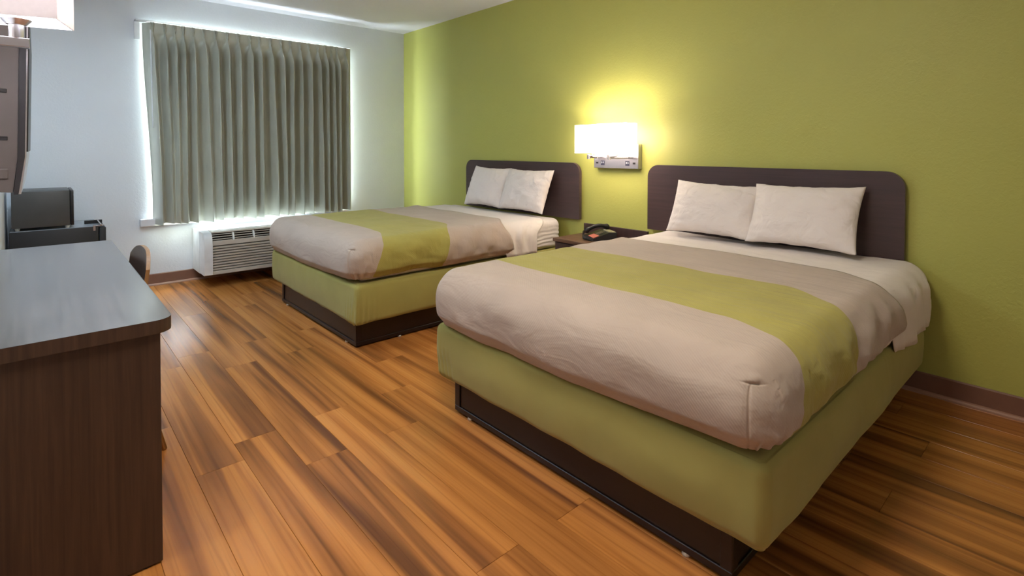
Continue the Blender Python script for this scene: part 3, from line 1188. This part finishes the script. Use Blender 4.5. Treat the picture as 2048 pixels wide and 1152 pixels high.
# ------------------------------------------------------------------ desk along the left wall
dk = thing('desk', 'dark wood writing desk along the left wall in the foreground', 'desk', (2.92, -3.24, 0))
poly = rrect(2.04, 3.805, YL + 0.003, -3.008, (0.0, 0.0, 0.05, 0.02), 10)
bm = prism(B(), poly, 'z', 0.688, 0.727)
es = [e for e in bm.edges if len(e.link_faces) == 2 and e.calc_face_angle(0) > 1.2 and abs(e.verts[0].co.z - e.verts[1].co.z) < 1e-5]
bmesh.ops.bevel(bm, geom=es, offset=0.011, segments=4, profile=0.5, affect='EDGES')
bm.normal_update()
for f in bm.faces:
    f.material_index = 0 if f.normal.z > 0.75 else 1
obj('desktop', bm, [M_desktop, M_deskside], dk, smooth=0.5)
obj('end_panel', nbox(3.765, 3.790, YL + 0.004, -3.040, 0.006, 0.6875, 0.002), M_deskside, dk)
obj('end_panel', nbox(2.060, 2.085, YL + 0.004, -3.040, 0.006, 0.6875, 0.002), M_deskside, dk)
obj('modesty_panel', nbox(2.085, 3.765, YL + 0.03, YL + 0.048, 0.30, 0.6875), M_deskside, dk)
obj('apron', nbox(2.085, 3.765, -3.075, -3.057, 0.60, 0.6875, 0.002), M_deskside, dk)
for x in (3.7775, 2.0725):
    for y in (-3.08, YL + 0.05):
        obj('foot', tube(B(), [(x, y, 0.0003), (x, y, 0.007)], 0.01, 10), M_black, dk)

# ------------------------------------------------------------------ chair pushed under the desk
ch = thing('chair', 'dark ply chair with bronze tube legs pushed in at the desk', 'chair', (2.86, -3.1, 0))


def chair_back():
    bm = B()
    NX, NZ = 16, 12
    x0, x1, z0, z1 = 2.62, 3.09, 0.50, 0.795
    F, K = {}, {}
    for i in range(NX + 1):
        for j in range(NZ + 1):
            u = i / NX * 2 - 1
            v = j / NZ
            x = (x0 + x1) / 2 + u * (x1 - x0) / 2
            zt = z1 - 0.055 * abs(u) ** 3.2
            zb_ = z0 + 0.02 * abs(u) ** 3
            z = zb_ + (zt - zb_) * v
            y = -2.995 + 0.030 * v - 0.022 * (u * u - 0.4)
            F[i, j] = bm.verts.new((x, y - 0.007, z))
            K[i, j] = bm.verts.new((x, y + 0.007, z))
    for i in range(NX):
        for j in range(NZ):
            bm.faces.new((F[i, j], F[i + 1, j], F[i + 1, j + 1], F[i, j + 1]))
            bm.faces.new((K[i + 1, j], K[i, j], K[i, j + 1], K[i + 1, j + 1]))

    def edge(a, b):
        f = bm.faces.new((F[a], F[b], K[b], K[a]))
        f.material_index = 1
    for i in range(NX):
        edge((i, 0), (i + 1, 0))
        edge((i, NZ), (i + 1, NZ))
    for j in range(NZ):
        edge((0, j), (0, j + 1))
        edge((NX, j), (NX, j + 1))
    return bm


o = obj('backrest', chair_back(), [M_chair, M_chairedge], ch, smooth=0.7)
o['label'] = 'curved dark ply backrest with pale edge'
bm = prism(B(), rrect(2.64, 3.07, -3.36, -2.985, (0.05, 0.05, 0.03, 0.03), 6), 'z', 0.435, 0.455)
obj('seat', bevel_sharp(bm, 0.005, 2, 0.9), M_chair, ch, smooth=0.6)
for x, xs_ in ((2.66, -1), (3.05, 1)):
    obj('rear_leg', tube(B(), [(x + xs_ * 0.048, -2.932, 0.002), (x + xs_ * 0.006, -3.00, 0.30), (x, -3.012, 0.43), (x - xs_ * 0.01, -3.010, 0.60)], 0.0105, 10), M_brass, ch, smooth=0.8)
    obj('front_leg', tube(B(), [(x + xs_ * 0.02, -3.37, 0.002), (x, -3.34, 0.43)], 0.0105, 10), M_brass, ch, smooth=0.8)
for x in (2.66, 3.05):
    obj('seat_rail', tube(B(), [(x, -3.34, 0.425), (x, -3.01, 0.425)], 0.009, 8), M_brass, ch, smooth=0.8)

# ------------------------------------------------------------------ fridge and microwave in the far left corner
fr = thing('mini_fridge', 'black mini fridge in the corner behind the desk', 'fridge', (0.3, -3.2, 0))
obj('cabinet', nbox(0.06, 0.55, -3.452, -2.960, 0.02, 0.632, 0.006), M_blackmatt, fr, smooth=0.6)
dd = obj('door', nbox(0.062, 0.548, -2.956, -2.914, 0.03, 0.624, 0.008), M_blackmatt, fr, smooth=0.6)
obj('door_handle', nbox(0.10, 0.12, -2.916, -2.895, 0.35, 0.55, 0.004), M_black, dd)
obj('top_sheen_sheet', nbox(0.063, 0.547, -3.449, -2.957, 0.632, 0.6345), M_fridgetop, fr)  # thin pale sheet added for the painted reflection
hb_ = nbox(0.50, 0.555, -2.985, -2.925, 0.6346, 0.639, 0.001)
box(hb_, 0.5505, 0.5535, -2.992, -2.978, 0.600, 0.639)
obj('hinge_bracket', hb_, M_chrome, fr)
for x in (0.1, 0.5):
    for y in (-3.40, -2.99):
        obj('foot', tube(B(), [(x, y, 0.0003), (x, y, 0.022)], 0.018, 10), M_black, fr)

mw = thing('microwave', 'small charcoal microwave on top of the black mini fridge', 'microwave', (0.35, -3.27, 0.635))
obj('case', nbox(0.15, 0.545, -3.440, -3.124, 0.655, 0.915, 0.005), M_micro, mw, smooth=0.6)
dd = obj('door', nbox(0.15, 0.545, -3.122, -3.102, 0.655, 0.913, 0.004), M_black, mw, smooth=0.6)
for x in (0.19, 0.505):
    for y in (-3.41, -3.14):
        obj('foot', tube(B(), [(x, y, 0.6349), (x, y, 0.656)], [0.012, 0.016], 10), M_whiteplastic, mw, smooth=0.8)

cl = thing('metal_lever', 'small dark metal lever lying on the mini fridge near its hinge', 'tool', (0.3, -2.96, 0.639))
obj('bar', nbox(0.36, 0.375, -3.035, -2.925, 0.6353, 0.662, 0.002), M_black, cl)
obj('lever', tube(B(), [(0.368, -2.955, 0.662), (0.46, -2.953, 0.656), (0.56, -2.945, 0.641)], 0.0055, 8), M_chrome, cl, smooth=0.8)

# ------------------------------------------------------------------ television on the left wall, seen end on
tv = thing('television', 'dark flat television on the left wall above the desk, seen from its end', 'television', (2.98, -3.35, 1.09))
X0, X1 = 2.50, 3.47


def tvprof(f0, f1, ztop=1.64):
    return [(f0, 1.092), (f1 - 0.014, 1.092), (f1 - 0.004, 1.14), (f1, 1.22), (f1 + 0.006, ztop), (f0, ztop)]


bm = prism(B(), [(YL + 0.052, 1.10), (-3.357, 1.094), (-3.345, 1.20), (-3.336, 1.636), (YL + 0.052, 1.636)], 'x', X0, X1)
bevel_sharp(bm, 0.008, 2, 0.9)
obj('rear_housing', bm, M_tvback, tv, smooth=0.6)
bm = prism(B(), [(-3.3560, 1.088), (-3.345, 1.088), (-3.3295, 1.20), (-3.3195, 1.645), (-3.3355, 1.645), (-3.3445, 1.20)], 'x', X0 - 0.004, X1 + 0.004)
obj('bezel', bm, M_tvdark, tv, smooth=0.4)
bm = prism(B(), [(-3.3445, 1.089), (-3.339, 1.089), (-3.3260, 1.20), (-3.316, 1.645), (-3.3192, 1.645), (-3.3292, 1.20)], 'x', X0 - 0.002, X1 + 0.002)
obj('silver_trim', bm, M_chrome, tv, smooth=0.4)
bm = prism(B(), [(-3.3255, 1.215), (-3.3225, 1.215), (-3.3130, 1.63), (-3.316, 1.63)], 'x', X0 + 0.02, X1 - 0.01)
obj('screen', bm, M_black, tv)
for z in (1.395, 1.255):
    bm = nbox(X1 - 0.004, X1 + 0.0015, -3.425, -3.366, z - 0.006, z + 0.006, 0.001, 1)
    obj('vent_slot', bm, M_tvdark, tv)
obj('vent_pad', nbox(X1 - 0.002, X1 + 0.004, -3.392, -3.366, 1.135, 1.165, 0.002, 1), M_tvback, tv)
obj('wall_bracket', nbox(2.75, 3.2, YL + 0.0005, YL + 0.06, 1.25, 1.5, 0.003), M_black, tv)

# ------------------------------------------------------------------ wall lamp over the desk
wl = thing('desk_wall_lamp', 'lit white box shade lamp on a nickel arm above the desk', 'wall lamp', (3.8, YL, 1.48))
LX, LY = 3.80, -3.337
obj('arm', nbox(LX - 0.014, LX + 0.014, YL + 0.001, -3.3125, 1.4795, 1.5035, 0.002), M_chrome, wl)
obj('wall_plate', nbox(LX - 0.07, LX + 0.07, YL + 0.0005, YL + 0.016, 1.43, 1.56, 0.003), M_chrome, wl)
bm = tube(B(), [(LX, LY, 1.503), (LX, LY, 1.536)], 0.0155, 14)
tube(bm, [(LX, LY, 1.536), (LX, LY, 1.549)], [0.020, 0.031], 16)
tube(bm, [(LX, LY, 1.549), (LX, LY, 1.60)], 0.012, 12)
obj('stem', bm, M_chrome, wl, smooth=0.6)
Rl = Matrix.Translation((LX, LY, 0)) @ Matrix.Rotation(-0.26, 4, 'Z')
shade(-0.075, 0.075, -0.118, 0.098, 1.546, 1.76, M_shade2, wl, rot=Rl)
obj('bulb', tube(B(), [(LX, LY, 1.60), (LX, LY, 1.615), (LX, LY, 1.645), (LX, LY, 1.665)], [0.012, 0.02, 0.024, 0.01], 12), M_whiteplastic, wl, smooth=PI)
light('desk_lamp_bulb', 'POINT', (LX + 0.02, LY + 0.0, 1.70), 32.0, (0.78, 0.90, 1.0), size=0.03)
